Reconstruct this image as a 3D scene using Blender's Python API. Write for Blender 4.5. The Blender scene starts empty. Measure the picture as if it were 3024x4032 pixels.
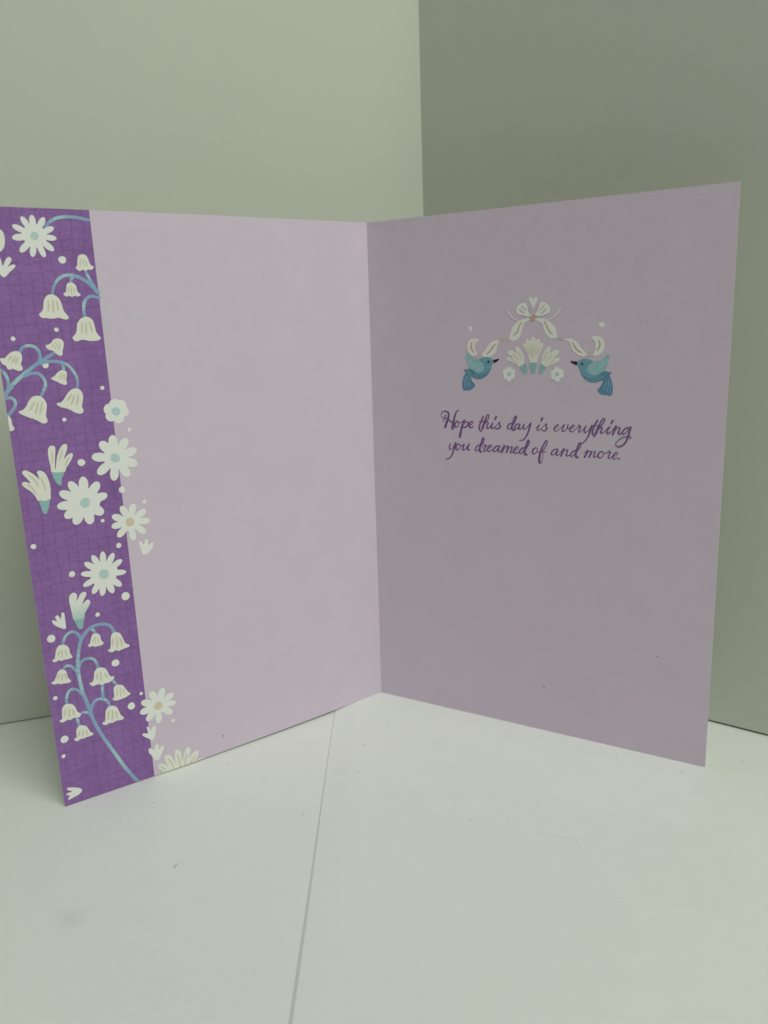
import bpy, bmesh, math, random
from mathutils import Vector, Matrix
random.seed(7)
MM = 0.001
scene = bpy.context.scene
COL = scene.collection

# ---------------------------------------------------------------- camera
cam_data = bpy.data.cameras.new('camera')
cam = bpy.data.objects.new('camera', cam_data)
COL.objects.link(cam)
scene.camera = cam
CAM_R = [[0.999135, 0.01904, -0.036982], [-0.031246, -0.243327, -0.969441], [-0.027457, 0.969757, -0.242521]]
CAM_C = [11.719, -280.443, 144.798]
m = Matrix.Identity(4)
for i in range(3):
    m[i][0] = CAM_R[0][i]; m[i][1] = -CAM_R[1][i]; m[i][2] = -CAM_R[2][i]; m[i][3] = CAM_C[i] * MM
cam.matrix_world = m
cam_data.sensor_fit = 'HORIZONTAL'
cam_data.sensor_width = 36.0
cam_data.lens = 36.0 * 3010.75 / 3024.0
cam_data.clip_start = 0.01
cam_data.clip_end = 50.0
cam_data.dof.use_dof = True
cam_data.dof.focus_distance = 0.245
cam_data.dof.aperture_fstop = 22.0

# ---------------------------------------------------------------- light of the room
world = bpy.data.worlds.new('World')
scene.world = world
world.use_nodes = True
bg = world.node_tree.nodes['Background']
bg.inputs[0].default_value = (1.0, 0.99, 0.92, 1)
bg.inputs[1].default_value = 0.10
def area(name, loc, target, size, power, colour):
    d = bpy.data.lights.new(name, 'AREA')
    d.shape = 'RECTANGLE'; d.size = size[0]; d.size_y = size[1]
    d.energy = power; d.color = colour
    o = bpy.data.objects.new(name, d); COL.objects.link(o)
    o.location = loc
    o.rotation_euler = (Vector(target) - Vector(loc)).to_track_quat('-Z', 'Y').to_euler()
    return o
area('ceiling_lamp', (0.53, -0.69, 1.22), (0, 0, 0.05), (0.9, 0.6), 14.2, (0.94, 1.0, 0.89))

vs = scene.view_settings
vs.view_transform = 'Standard'; vs.look = 'None'; vs.exposure = 0.0; vs.gamma = 1.0
vs.use_curve_mapping = False
scene.cycles.use_denoising = True
scene.cycles.max_bounces = 10
scene.cycles.diffuse_bounces = 6

# ---------------------------------------------------------------- materials
class NT:
    def __init__(s, name):
        s.mat = bpy.data.materials.new(name); s.mat.use_nodes = True
        s.t = s.mat.node_tree; s.bsdf = s.t.nodes['Principled BSDF']
    def n(s, kind, **kw):
        o = s.t.nodes.new(kind)
        for k, v in kw.items(): setattr(o, k, v)
        return o
    def link(s, a, b): s.t.links.new(a, b)
    def math(s, op, a, b=None, c=None, clamp=False):
        o = s.n('ShaderNodeMath', operation=op); o.use_clamp = clamp
        for i, v in enumerate((a, b, c)):
            if v is None: continue
            if hasattr(v, 'is_output'): s.link(v, o.inputs[i])
            else: o.inputs[i].default_value = v
        return o.outputs[0]
    def mix(s, fac, a, b):
        o = s.n('ShaderNodeMix', data_type='RGBA')
        for sock, v in ((o.inputs[0], fac), (o.inputs[6], a), (o.inputs[7], b)):
            if hasattr(v, 'is_output'): s.link(v, sock)
            elif isinstance(v, (int, float)): sock.default_value = v
            else: sock.default_value = tuple(v) + (1,) if len(v) == 3 else v
        return o.outputs[2]
    def noise(s, vec, scale, detail=3, rough=.5):
        o = s.n('ShaderNodeTexNoise'); o.inputs['Scale'].default_value = scale
        o.inputs['Detail'].default_value = detail; o.inputs['Roughness'].default_value = rough
        s.link(vec, o.inputs['Vector']); return o.outputs['Fac']
    def maprange(s, v, a, b, c, d):
        o = s.n('ShaderNodeMapRange'); s.link(v, o.inputs[0])
        for i, x in enumerate((a, b, c, d)): o.inputs[i + 1].default_value = x
        return o.outputs[0]
    def scaled(s, vec, sc):
        o = s.n('ShaderNodeMapping'); o.inputs['Scale'].default_value = sc; s.link(vec, o.inputs['Vector'])
        return o.outputs[0]
    def vmul(s, col, fac):
        o = s.n('ShaderNodeVectorMath', operation='SCALE')
        if hasattr(col, 'is_output'): s.link(col, o.inputs[0])
        else: o.inputs[0].default_value = col
        s.link(fac, o.inputs['Scale']); return o.outputs[0]
    def bump(s, h, strength, dist):
        o = s.n('ShaderNodeBump'); o.inputs['Strength'].default_value = strength
        o.inputs['Distance'].default_value = dist; s.link(h, o.inputs['Height'])
        s.link(o.outputs[0], s.bsdf.inputs['Normal'])
    def finish(s, col, rough=.6, spec=.25):
        if hasattr(col, 'is_output'): s.link(col, s.bsdf.inputs['Base Color'])
        else: s.bsdf.inputs['Base Color'].default_value = tuple(col) + (1,)
        s.bsdf.inputs['Roughness'].default_value = rough
        s.bsdf.inputs['Specular IOR Level'].default_value = spec
        return s.mat
    def obj(s): return s.n('ShaderNodeTexCoord').outputs['Object']
    def uv(s, name):
        o = s.n('ShaderNodeUVMap'); o.uv_map = name; return o.outputs[0]

def board_material(name, colour, rough, spec, cloud=.02, grain=.02, stains=()):
    k = NT(name); v = k.obj()
    fine = k.noise(v, 2600, 2); big = k.noise(v, 9, 3)
    mid = k.noise(v, 140, 4)
    f = k.math('ADD', k.maprange(fine, .3, .7, -grain, grain), k.maprange(big, .3, .7, 1 - cloud, 1 + cloud))
    f = k.math('ADD', f, k.maprange(mid, .3, .7, -cloud * .4, cloud * .4))
    c = k.vmul(colour, f)
    for (x, y, r) in stains:                      # grubby thumb smears on the sheet
        d = k.n('ShaderNodeVectorMath', operation='DISTANCE'); k.link(v, d.inputs[0])
        d.inputs[1].default_value = (x * MM, y * MM, 0)
        msk = k.maprange(d.outputs['Value'], 0, r * MM * 1.4, 1, 0)
        ns = k.noise(v, 1.1 / (r * MM), 4, .6)
        a = k.math('MULTIPLY', msk, k.maprange(ns, .48, .68, 0, .22), clamp=True)
        c = k.mix(a, c, (.40, .42, .38))
    k.bump(k.noise(v, 1500, 3), .12, .00015)
    return k.finish(c, rough, spec)

def ink_material(name, colour, grain=.05, rough=.6, second=None):
    k = NT(name); v = k.uv('panel')
    a = k.noise(v, 150, 3); b = k.noise(v, 900, 2)
    f = k.math('ADD', k.maprange(a, .3, .7, 1 - grain, 1 + grain), k.maprange(b, .3, .7, -.03, .03))
    c = k.vmul(colour, f)
    if second:
        c = k.mix(k.maprange(k.noise(v, 110, 4, .65), .45, .62, 0, 1), c, second)
    k.bump(k.noise(v, 2200, 2), .10, .0001)
    return k.finish(c, rough, .22)

def stem_material():
    k = NT('stem_ink'); al = k.uv('along'); v = k.uv('panel')
    sx = k.n('ShaderNodeSeparateXYZ'); k.link(al, sx.inputs[0])
    w = k.math('ADD', sx.outputs[0], k.maprange(k.noise(v, 120, 3), .3, .7, -.12, .12))
    r = k.n('ShaderNodeValToRGB'); k.link(w, r.inputs[0])
    e = r.color_ramp.elements
    e[0].position = 0; e[0].color = (.28, .41, .63, 1)
    e[1].position = 1; e[1].color = (.29, .43, .62, 1)
    for pos, c in ((.14, (.29, .43, .63)), (.30, (.44, .67, .71)), (.44, (.40, .62, .69)), (.60, (.30, .45, .63))):
        q = r.color_ramp.elements.new(pos); q.color = c + (1,)
    k.bump(k.noise(v, 2200, 2), .10, .0001)
    return k.finish(r.outputs[0], .6, .22)

def fade_material():
    k = NT('white_to_turquoise_ink'); al = k.uv('along'); v = k.uv('panel')
    sx = k.n('ShaderNodeSeparateXYZ'); k.link(al, sx.inputs[0])
    w = k.math('ADD', sx.outputs[0], k.maprange(k.noise(v, 160, 3), .3, .7, -.05, .05))
    c = k.mix(k.maprange(w, .08, .62, 1, 0), (.86, .87, .82), (.50, .70, .66))
    k.bump(k.noise(v, 2200, 2), .10, .0001)
    return k.finish(c, .6, .22)

LAV = (.69, .60, .715)
def card_material():
    k = NT('lavender_card'); v = k.uv('panel')
    fib = k.noise(k.scaled(v, (75, 330, 1)), 1, 4, .6)
    fine = k.noise(v, 270, 4, .65)
    big = k.noise(v, 9, 4)
    f = k.math('ADD', k.maprange(fib, .3, .7, -.022, .022), k.maprange(fine, .3, .7, -.035, .035))
    f = k.math('ADD', f, k.maprange(big, .3, .7, .985, 1.015))
    sep = k.n('ShaderNodeSeparateXYZ'); k.link(v, sep.inputs[0])
    blot = k.math('MULTIPLY', k.maprange(k.noise(v, 16, 6, .62), .52, .68, 0, .03), k.maprange(sep.outputs[1], 1.05, 1.45, 0, 1))
    f = k.math('SUBTRACT', f, blot)
    tint = k.mix(k.maprange(k.noise(v, 4.5, 3), .38, .62, 0, 1), LAV, (LAV[0] * 1.015, LAV[1] * .985, LAV[2] * .995))
    c = k.vmul(tint, f)
    h = k.math('ADD', fib, fine)
    k.bump(h, .22, .00015)
    return k.finish(c, .62, .22)

def band_material():
    k = NT('purple_crosshatch_ink'); v = k.uv('panel')
    s = k.n('ShaderNodeSeparateXYZ'); k.link(v, s.inputs[0])
    wob = k.maprange(k.noise(v, 26, 3), .3, .7, -.006, .006)
    wob2 = k.maprange(k.noise(k.scaled(v, (30, 9, 1)), 1, 3), .3, .7, -.005, .005)
    u = k.math('ADD', s.outputs[0], wob2); w = k.math('ADD', s.outputs[1], wob)
    w = k.math('ADD', w, k.math('MULTIPLY', s.outputs[0], .07))
    l1 = k.maprange(k.math('PINGPONG', u, .0149), .0004, .0030, 1, 0)
    l2 = k.maprange(k.math('PINGPONG', w, .0134), .0004, .0026, 1, 0)
    brk = k.maprange(k.noise(v, 60, 3), .30, .55, .15, 1)
    brk2 = k.maprange(k.noise(k.scaled(v, (45, 75, 1)), 1, 3), .30, .55, .15, 1)
    ln = k.math('ADD', k.math('MULTIPLY', l1, brk), k.math('MULTIPLY', l2, brk2), clamp=True)
    blot = k.noise(v, 95, 6, .7); wash = k.noise(v, 14, 4, .6)
    spray = k.noise(v, 420, 3, .6)
    f = k.math('ADD', k.maprange(blot, .3, .7, -.13, .13), k.maprange(wash, .3, .7, .90, 1.10))
    f = k.math('ADD', f, k.maprange(spray, .3, .7, -.05, .05))
    c = k.vmul((.30, .155, .42), f)
    c = k.mix(k.math('MULTIPLY', ln, .55), c, (.21, .095, .315))
    # drier, darker brush along the inner border
    rim = k.math('MULTIPLY', k.maprange(s.outputs[0], .93, 1.02, 1, 0), k.maprange(k.noise(v, 70, 5, .7), .40, .62, 0, .5))
    c = k.mix(rim, c, (.21, .095, .315))
    k.bump(k.noise(v, 2200, 2), .10, .0001)
    return k.finish(c, .58, .22)

SMUDGES = [('left',-63.94,-112.13,2.71),('left',-59.21,-119.22,2.29),('left',-75.85,-116.72,7.33),('right',20.91,-134.79,0.93),('right',39.24,-82.95,2.23)]
WHITE = (.75, .765, .745)
M = {
 'board': board_material('white_wall_board', (.605, .625, .555), .7, .25, .012, .012),
 'sheet_left': board_material('white_sheet_gloss', WHITE, .40, .50, .016, .018, [q[1:] for q in SMUDGES if q[0] == 'left']),
 'sheet_right': board_material('white_sheet_gloss_upper', WHITE, .40, .50, .016, .018, [q[1:] for q in SMUDGES if q[0] == 'right']),
 'table': board_material('table_paint', (.45, .44, .41), .6, .3),
 'core': board_material('card_core', (.80, .80, .76), .8, .2),
 'lav': card_material(), 'band': band_material(), 'stem': stem_material(),
 'ink': ink_material('white_ink', (.88, .89, .86), .02),
 'bell': ink_material('cream_white_ink', (.87, .865, .785), .02),
 'cream': ink_material('cream_stripe_ink', (.71, .67, .55), .05),
 'aqua': ink_material('aqua_ink', (.52, .70, .69), .05),
 'aqua2': ink_material('aqua_blot_ink', (.46, .67, .68), .10, second=(.60, .77, .74)),
 'tan': ink_material('tan_ink', (.74, .64, .47), .06),
 'turq': ink_material('turquoise_ink', (.32, .55, .56), .06),
 'paleturq': ink_material('pale_turquoise_ink', (.56, .72, .66), .05),
 'text': ink_material('purple_text_ink', (.225, .105, .29), .06),
 'fawn': ink_material('fawn_ink', (.60, .54, .50), .06),
 'faint': ink_material('faint_ribbon_ink', (.62, .54, .58), .10, second=(.69, .63, .62)),
 'orange': ink_material('orange_tan_ink', (.66, .43, .29), .08),
 'tailblue': ink_material('tail_blue_ink', (.12, .26, .42), .10, second=(.16, .33, .47)),
 'teal': ink_material('bird_teal_ink', (.21, .43, .53), .12, second=(.17, .36, .48)),
 'deep': ink_material('bird_deep_blue_ink', (.12, .26, .38), .12, second=(.19, .38, .48)),
 'sky': ink_material('bird_sky_ink', (.28, .52, .64), .08),
 'wing': ink_material('wing_ink', (.34, .59, .63), .10, second=(.29, .53, .59)),
 'winglight': ink_material('wing_light_ink', (.48, .69, .71), .08),
 'beak': ink_material('beak_ink', (.022, .016, .022), .1),
 'scratch': ink_material('scratch_paper', (.66, .60, .68), .02),
 'speck': ink_material('speck_ink', (.42, .35, .42), .1),
 'scuff': board_material('scuff_grey', (.47, .48, .45), .7, .2),
 'hair': board_material('hair_grey', (.655, .665, .645), .7, .2),
 'fade': fade_material(),
}

# ---------------------------------------------------------------- object helpers
def link(name, mesh, parent=None, label=None, category=None, kind=None):
    o = bpy.data.objects.new(name, mesh); COL.objects.link(o)
    if parent: o.parent = parent
    if label: o['label'] = label
    if category: o['category'] = category
    if kind: o['kind'] = kind
    return o
def mesh_of(name, verts, faces, mats, idx=None, smooth=False):
    me = bpy.data.meshes.new(name)
    me.from_pydata([tuple(c * MM for c in v) for v in verts], [], faces)
    for mt in mats: me.materials.append(mt)
    if idx: me.polygons.foreach_set('material_index', idx)
    if smooth: me.polygons.foreach_set('use_smooth', [True] * len(me.polygons))
    me.update()
    return me

# ---------------------------------------------------------------- table, loose sheets, wall boards
def grid_slab(name, xs, ys, top, bottom, mat):
    nx, ny = len(xs), len(ys); V = []; F = []
    for f in (top, bottom):
        for j in range(ny):
            for i in range(nx): V.append((xs[i], ys[j], f(xs[i], ys[j])))
    N = nx * ny; q = lambda i, j, b=0: b * N + j * nx + i
    for j in range(ny - 1):
        for i in range(nx - 1):
            F.append((q(i, j), q(i + 1, j), q(i + 1, j + 1), q(i, j + 1)))
            F.append((q(i, j + 1, 1), q(i + 1, j + 1, 1), q(i + 1, j, 1), q(i, j, 1)))
    for i in range(nx - 1):
        F.append((q(i, 0, 1), q(i + 1, 0, 1), q(i + 1, 0), q(i, 0)))
        F.append((q(i, ny - 1), q(i + 1, ny - 1), q(i + 1, ny - 1, 1), q(i, ny - 1, 1)))
    for j in range(ny - 1):
        F.append((q(0, j), q(0, j + 1), q(0, j + 1, 1), q(0, j, 1)))
        F.append((q(nx - 1, j, 1), q(nx - 1, j + 1, 1), q(nx - 1, j + 1), q(nx - 1, j)))
    return mesh_of(name, V, F, [mat], smooth=False)

LOW = -0.95           # top of the lower sheet
TABLE = -1.9
link('tabletop', grid_slab('tabletop', [-700, 700], [-560, 420], lambda x, y: TABLE, lambda x, y: TABLE - 25, M['table']), kind='structure')
def smooth(t): t = max(0, min(1, t)); return t * t * (3 - 2 * t)
def low_top(x, y): return LOW + .40 * smooth((-y - 72) / 80)        # the lower sheet bows up towards its front edge
low = link('paper_sheet', grid_slab('paper_sheet', [-420, -200, -60, 5], [-330, -200] + [-170 + 8 * i for i in range(14)] + [0, 160], low_top, lambda x, y: TABLE, M['sheet_left']),
           label='lower white sheet lying flat under the purple banded leaf of the card', category='paper sheet')
low['group'] = 'white sheets covering the table'
def smooth(t): t = max(0, min(1, t)); return t * t * (3 - 2 * t)
def edge_x(y): return -17.9 + 1.2 * smooth((-y - 10) / 150) 
def up_top(x, y):
    e = -17.9; s = smooth((-9.0 - x) / 1.2) if x > e else 1
    front = smooth((-y - 55) / 110)                          # the free edge droops less towards the front
    d = max(0, -9.3 - x)
    return -0.62 * d / 8.0 * (1 - front) * 1.0 + front * .12 * smooth(max(0, (8 - x)) / 26)
def up_bottom(x, y):
    return TABLE if x > 5.5 else up_top(x, y) - 0.28
xs = [-17.9, -17.2, -15, -12, -10.2, -9.2, -8, -4, 0, 3, 5.4, 5.6, 8, 40, 120, 420]
ys = [-330, -260, -200] + [-180 + 10 * i for i in range(20)] + [60, 160]
def sheet_mesh():
    me = grid_slab('paper_sheet', xs, ys, up_top, up_bottom, M['sheet_right'])
    for v in me.vertices:                                      # edge not perfectly parallel to the table
        x, y = v.co.x / MM, v.co.y / MM
        if x < -17.8:                                          # the free edge curls down onto the lower sheet
            v.co.z = (low_top(x, y) + (.03 if v.index < len(xs) * len(ys) else .01)) * MM
        elif x < -17.1: v.co.x = (-17.9 + .28 + .70 * smooth((-y - 20) / 130)) * MM; x = -17.9
        if x < 3: v.co.x += (edge_x(y) + 17.9) * (3 - x) / 21 * MM
    return me
up = link('paper_sheet', sheet_mesh(), label='upper white sheet overlapping the other, under the lavender leaf with the birds', category='paper sheet')
up['group'] = 'white sheets covering the table'

CX, CY, AL, AR = 22.819, 37.271, 1.26064, 0.97049
def wall(name, dx, dy, nx, ny, s0, s1, zb, notch, h, label, over=0):
    # board: face along (dx,dy) from the corner, body towards -(nx,ny); the lower edge stands clear of the sheet between its feet
    T = 10.0; prof = [(s0, zb), (notch[0], zb), (notch[0] + 2, zb + notch[2]), (notch[1], zb + notch[3]), (notch[1] + 2, zb), (s1, zb), (s1, h), (s0, h)]
    bm = bmesh.new(); ring = []
    for off in (0, -T):
        ring.append([bm.verts.new(((CX + dx * s + nx * off) * MM, (CY + dy * s + ny * off) * MM, z * MM)) for s, z in prof])
    n = len(prof)
    bm.faces.new(ring[0]); bm.faces.new(ring[1][::-1])
    for i in range(n): bm.faces.new((ring[0][i], ring[1][i], ring[1][(i + 1) % n], ring[0][(i + 1) % n]))
    bmesh.ops.recalc_face_normals(bm, faces=bm.faces)
    vert = [e for e in bm.edges if abs(e.verts[0].co.z - e.verts[1].co.z) > .1]
    bmesh.ops.bevel(bm, geom=vert, offset=.0007, segments=3, affect='EDGES', profile=.5)
    me = bpy.data.meshes.new(name); bm.to_mesh(me); bm.free(); me.materials.append(M['board'])
    link(name, me, kind='structure')
wall('wall_left', -math.sin(AL), -math.cos(AL), math.cos(AL), -math.sin(AL), 0.15, 400, LOW + .02, (60, 300, .45, .62), 330, '')
wall('wall_right', math.sin(AR), -math.cos(AR), -math.cos(AR), -math.sin(AR), -14, 400, 0.02, (60, 300, .75, .95), 330, '')

# ---------------------------------------------------------------- greeting card
CW, CH = 121.123, 178.0
A_L, A_R, TW_L, TW_R, TOPX, TOPY, BUL, SC_L, SC_R = 0.95559, 1.07756, 0.00088, -0.00444, 1.52926, 1.35415, 1.44520, 1.00463, 0.97833
def surf(side, u, v, off=0.0):
    t = v / CH; sg = -1 if side == 'L' else 1
    a0, a1 = (A_L, A_L + TW_L) if side == 'L' else (A_R, A_R + TW_R)
    sc = SC_L if side == 'L' else SC_R
    am = (a0 + a1) / 2; n = (-sg * math.cos(am), -math.sin(am))
    b = (BUL if side == 'L' else 0) * math.sin(math.pi * u / CW) + off
    dz = LOW * (u / CW) ** 1.6 * (1 - t) if side == 'L' else 0
    return ((1 - t) * sg * math.sin(a0) * u + t * (TOPX + sg * math.sin(a1) * u * sc) + n[0] * b,
            -(1 - t) * math.cos(a0) * u + t * (TOPY - math.cos(a1) * u * sc) + n[1] * b, v + dz)

card = bpy.data.objects.new('greeting_card', None); COL.objects.link(card)
card.empty_display_size = .02
card['label'] = 'open lavender greeting card standing in the corner, purple floral band and two printed bluebirds inside'
card['category'] = 'greeting card'

def leaf(side, label):
    nu, nv = 41, 16; th = .32
    us = [CW * i / (nu - 1) for i in range(nu)]; vv = [CH * j / (nv - 1) for j in range(nv)]
    V, F, I, UVS = [], [], [], []
    for off in (0, -th):
        for j in range(nv):
            for i in range(nu): V.append(surf(side, us[i], vv[j], off)); UVS.append((us[i] / 100, vv[j] / 100))
    N = nu * nv; q = lambda i, j, b=0: b * N + j * nu + i
    flip = side == 'L'
    def add(f, mi):
        F.append(f[::-1] if flip else f); I.append(mi)
    for j in range(nv - 1):
        for i in range(nu - 1):
            add((q(i, j), q(i + 1, j), q(i + 1, j + 1), q(i, j + 1)), 0)
            add((q(i, j + 1, 1), q(i + 1, j + 1, 1), q(i + 1, j, 1), q(i, j, 1)), 1)
    for i in range(nu - 1):
        add((q(i, 0, 1), q(i + 1, 0, 1), q(i + 1, 0), q(i, 0)), 1)
        add((q(i, nv - 1), q(i + 1, nv - 1), q(i + 1, nv - 1, 1), q(i, nv - 1, 1)), 1)
    for j in range(nv - 1):
        add((q(0, j), q(0, j + 1), q(0, j + 1, 1), q(0, j, 1)), 1)
        add((q(nu - 1, j, 1), q(nu - 1, j + 1, 1), q(nu - 1, j + 1), q(nu - 1, j)), 1)
    me = mesh_of('card_leaf', V, F, [M['lav'], M['core']], I)
    ul = me.uv_layers.new(name='panel')
    for lp in me.loops: ul.data[lp.index].uv = UVS[lp.vertex_index]
    return link('card_leaf', me, card, label)
LEAF = {'L': leaf('L', 'lavender leaf with a purple floral band down its outer edge'),
        'R': leaf('R', 'lavender leaf with bluebirds, ribbon and purple script')}

# -- flat printing, laid out in millimetres on the leaf: u from the fold, v from the foot
def spline(pts, closed, k=5):
    n = len(pts); out = []
    for i in range(n if closed else n - 1):
        if closed: a, b, c, d = (pts[(i + s) % n] for s in (-1, 0, 1, 2))
        else: a, b, c, d = pts[max(i - 1, 0)], pts[i], pts[i + 1], pts[min(i + 2, n - 1)]
        for s in range(k):
            t = s / k
            out.append(tuple(.5 * (2 * b[j] + (c[j] - a[j]) * t + (2 * a[j] - 5 * b[j] + 4 * c[j] - d[j]) * t * t + (3 * b[j] - a[j] - 3 * c[j] + d[j]) * t ** 3) for j in (0, 1)))
    if not closed: out.append(tuple(pts[-1]))
    return out
class Motif:
    def __init__(s, side): s.side = side; s.V = []; s.F = []; s.mats = []
    def mi(s, mat):
        if mat not in s.mats: s.mats.append(mat)
        return s.mats.index(mat)
    def face(s, pts, mat, off, al=None):
        b = len(s.V)
        for i, p in enumerate(pts): s.V.append((p[0], p[1], off, al[i] if al else 0))
        s.F.append((tuple(range(b, b + len(pts))), s.mi(mat)))
    def poly(s, pts, mat, off, k=5):
        s.face(spline(pts, True, k), mat, off)
    def disc(s, c, r, mat, off, n=30):
        ph = [random.uniform(0, 6.28) for _ in range(3)]
        s.face([(c[0] + r * (1 + .03 * math.sin(2 * a + ph[0]) + .02 * math.sin(3 * a + ph[1])) * math.cos(a),
                 c[1] + r * (1 + .03 * math.sin(2 * a + ph[0]) + .02 * math.sin(3 * a + ph[1])) * math.sin(a)) for a in (2 * math.pi * i / n for i in range(n))], mat, off)
    def line(s, pts, w0, w1, mat, off, k=6, taper=None, pen=0):
        P = spline(pts, False, k); n = len(P); Ls, Rs = [], []
        acc = [0]
        for i in range(1, n): acc.append(acc[-1] + math.dist(P[i], P[i - 1]))
        tot = acc[-1] or 1
        for i in range(n):
            a, b = P[max(i - 1, 0)], P[min(i + 1, n - 1)]
            dx, dy = b[0] - a[0], b[1] - a[1]; L = math.hypot(dx, dy) or 1e-9
            t = acc[i] / tot; w = (w0 + (w1 - w0) * t) / 2
            if pen: w *= 1.0 - pen * dy / L
            if taper: w *= max(.25, math.sin(math.pi * min(max(.12 + .80 * t, 0), 1)) ** taper)
            Ls.append((P[i][0] - dy / L * w, P[i][1] + dx / L * w)); Rs.append((P[i][0] + dy / L * w, P[i][1] - dx / L * w))
        step = .0003; base = len(s.V); mi = s.mi(mat)
        def cap(c, e, sgn, tt, o):
            ang = math.atan2(e[1] - c[1], e[0] - c[0]); r = math.dist(e, c)
            return [(c[0] + r * math.cos(ang + sgn * math.pi * q / 6), c[1] + r * math.sin(ang + sgn * math.pi * q / 6), o, tt) for q in range(1, 6)]
        for i in range(n):
            t = acc[i] / tot; o = off + step * i
            s.V.append(Ls[i] + (o, t)); s.V.append(Rs[i] + (o, t))
        for i in range(n - 1):
            b = base + 2 * i; s.F.append(((b, b + 1, b + 3, b + 2), mi))
        c0 = len(s.V); s.V += cap(P[0], Ls[0], 1, 0, off); s.F.append(((base,) + tuple(range(c0, c0 + 5)) + (base + 1,), mi))
        e = base + 2 * (n - 1); c1 = len(s.V); s.V += cap(P[-1], Rs[-1], 1, 1, off + step * n); s.F.append(((e + 1,) + tuple(range(c1, c1 + 5)) + (e,), mi))
        return off + step * n
    def build(s, name, label=None):
        bm = bmesh.new(); al = bm.loops.layers.uv.new('along'); uvp = bm.loops.layers.uv.new('panel')
        vs_ = [bm.verts.new(v[:3]) for v in s.V]
        for f, mi in s.F:
            try: fc = bm.faces.new([vs_[i] for i in f])
            except ValueError: continue
            fc.material_index = mi
            for lp, i in zip(fc.loops, f): lp[al].uv = (s.V[i][3], 0)
        bm.normal_update()
        bmesh.ops.triangulate(bm, faces=[f for f in bm.faces if len(f.verts) > 4], ngon_method='EAR_CLIP')
        def cut(co, no, outer=False):
            bmesh.ops.bisect_plane(bm, geom=bm.verts[:] + bm.edges[:] + bm.faces[:], plane_co=co, plane_no=no, dist=1e-5, clear_outer=outer)
        cut((CW - .002, 0, 0), (1, 0, 0), True); cut((0, .01, 0), (0, -1, 0), True); cut((0, CH - .01, 0), (0, 1, 0), True)
        if s.side == 'L':
            us = [v.co.x for v in bm.verts]; st = CW / 40
            for k in range(int(min(us) / st) + 1, int(max(us) / st) + 1): cut((k * st, 0, 0), (1, 0, 0))
        for f in bm.faces:
            for lp in f.loops: lp[uvp].uv = (lp.vert.co.x / 100, lp.vert.co.y / 100)
        want = -1 if s.side == 'L' else 1
        bm.normal_update()
        for f in bm.faces:
            if f.normal.z * want < 0: f.normal_flip()
        for v in bm.verts:
            q = surf(s.side, v.co.x, v.co.y, v.co.z); v.co = Vector(q) * MM
        loose = [v for v in bm.verts if not v.link_faces]
        bmesh.ops.delete(bm, geom=loose, context='VERTS')
        me = bpy.data.meshes.new(name); bm.to_mesh(me); bm.free()
        for mt in s.mats: me.materials.append(M[mt])
        return link(name, me, LEAF[s.side], label)

DAISIES=[('L',(108.02,170.78),1.029,'aqua',3.088,0.786,[(110.77,175.66),(108.06,176.13),(104.98,175.63),(102.86,173.09),(102.46,170.23),
 (103.52,167.04),(106.11,165.28),(109.27,165.35),(112.15,166.55),(113.66,170.19),(113.24,173.36)]),('L',(91.85,121.7),
 1.21,'aqua2',2.823,1.667,[(92.02,125.39),(89.18,124.46),(88.12,121.2),(90.96,118.05),(94.68,119.47),(95.19,123.1)]),('L',(93.62,107.89),
 1.365,'aqua',3.413,1.283,[(93.74,114.82),(89.56,113.4),(87.07,109.65),(87.29,104.99),(90.14,101.68),(94.73,101.07),(99.13,103.67),(100.27,109.08),
 (97.37,113.26)]),('L',(103.75,95.7),1.451,'aqua',4.435,1.263,[(103.47,103.59),(99.21,101.36),(97.14,97.18),(98.92,91.49),(102.83,88.97),
 (107.35,89.64),(109.88,92.16),(111.6,95.78),(110.45,99.95),(107.45,102.65)]),('L',(91.38,87.62),1.334,'tan',2.781,1.05,[(89.72,93.2),(86.25,90.63),
 (85.28,86.92),(87.02,83.22),(90.9,81.58),(95.53,83.5),(97.04,87.04),(96.52,90.41),(93.52,93.02)]),('L',(100.9,72.8),
 1.499,'aqua',4.03,0.9,[(100.51,79.93),(97.35,78.85),(95.14,76.23),(94.28,72.06),(96.15,67.86),(98.86,66.17),(102.19,65.99),(104.86,67.27),
 (107.29,70.29),(107.53,74.24),(106.07,77.52),(103.64,79.34)]),('L',(88.93,24.55),1.381,'tan',2.589,1.07,[(86.83,30.36),(83.72,27.37),(83.13,23.86),
 (84.75,20.32),(89.45,18.4),(93.2,20.42),(95.07,23.96),(94.25,27.67),(90.84,30.36)]),('R',(53.6,126.26),0.705,'aqua',1.586,1.022,[(53.52,128.59),
 (55.57,127.47),(55.51,125.11),(53.61,123.75),(51.5,125.1),(51.38,127.48)]),('R',(69.93,126.24),0.672,'aqua',1.513,1.009,[(69.75,128.53),
 (71.93,127.54),(72.14,125.46),(70.07,123.77),(68.08,124.82),(67.81,126.96)])]
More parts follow.
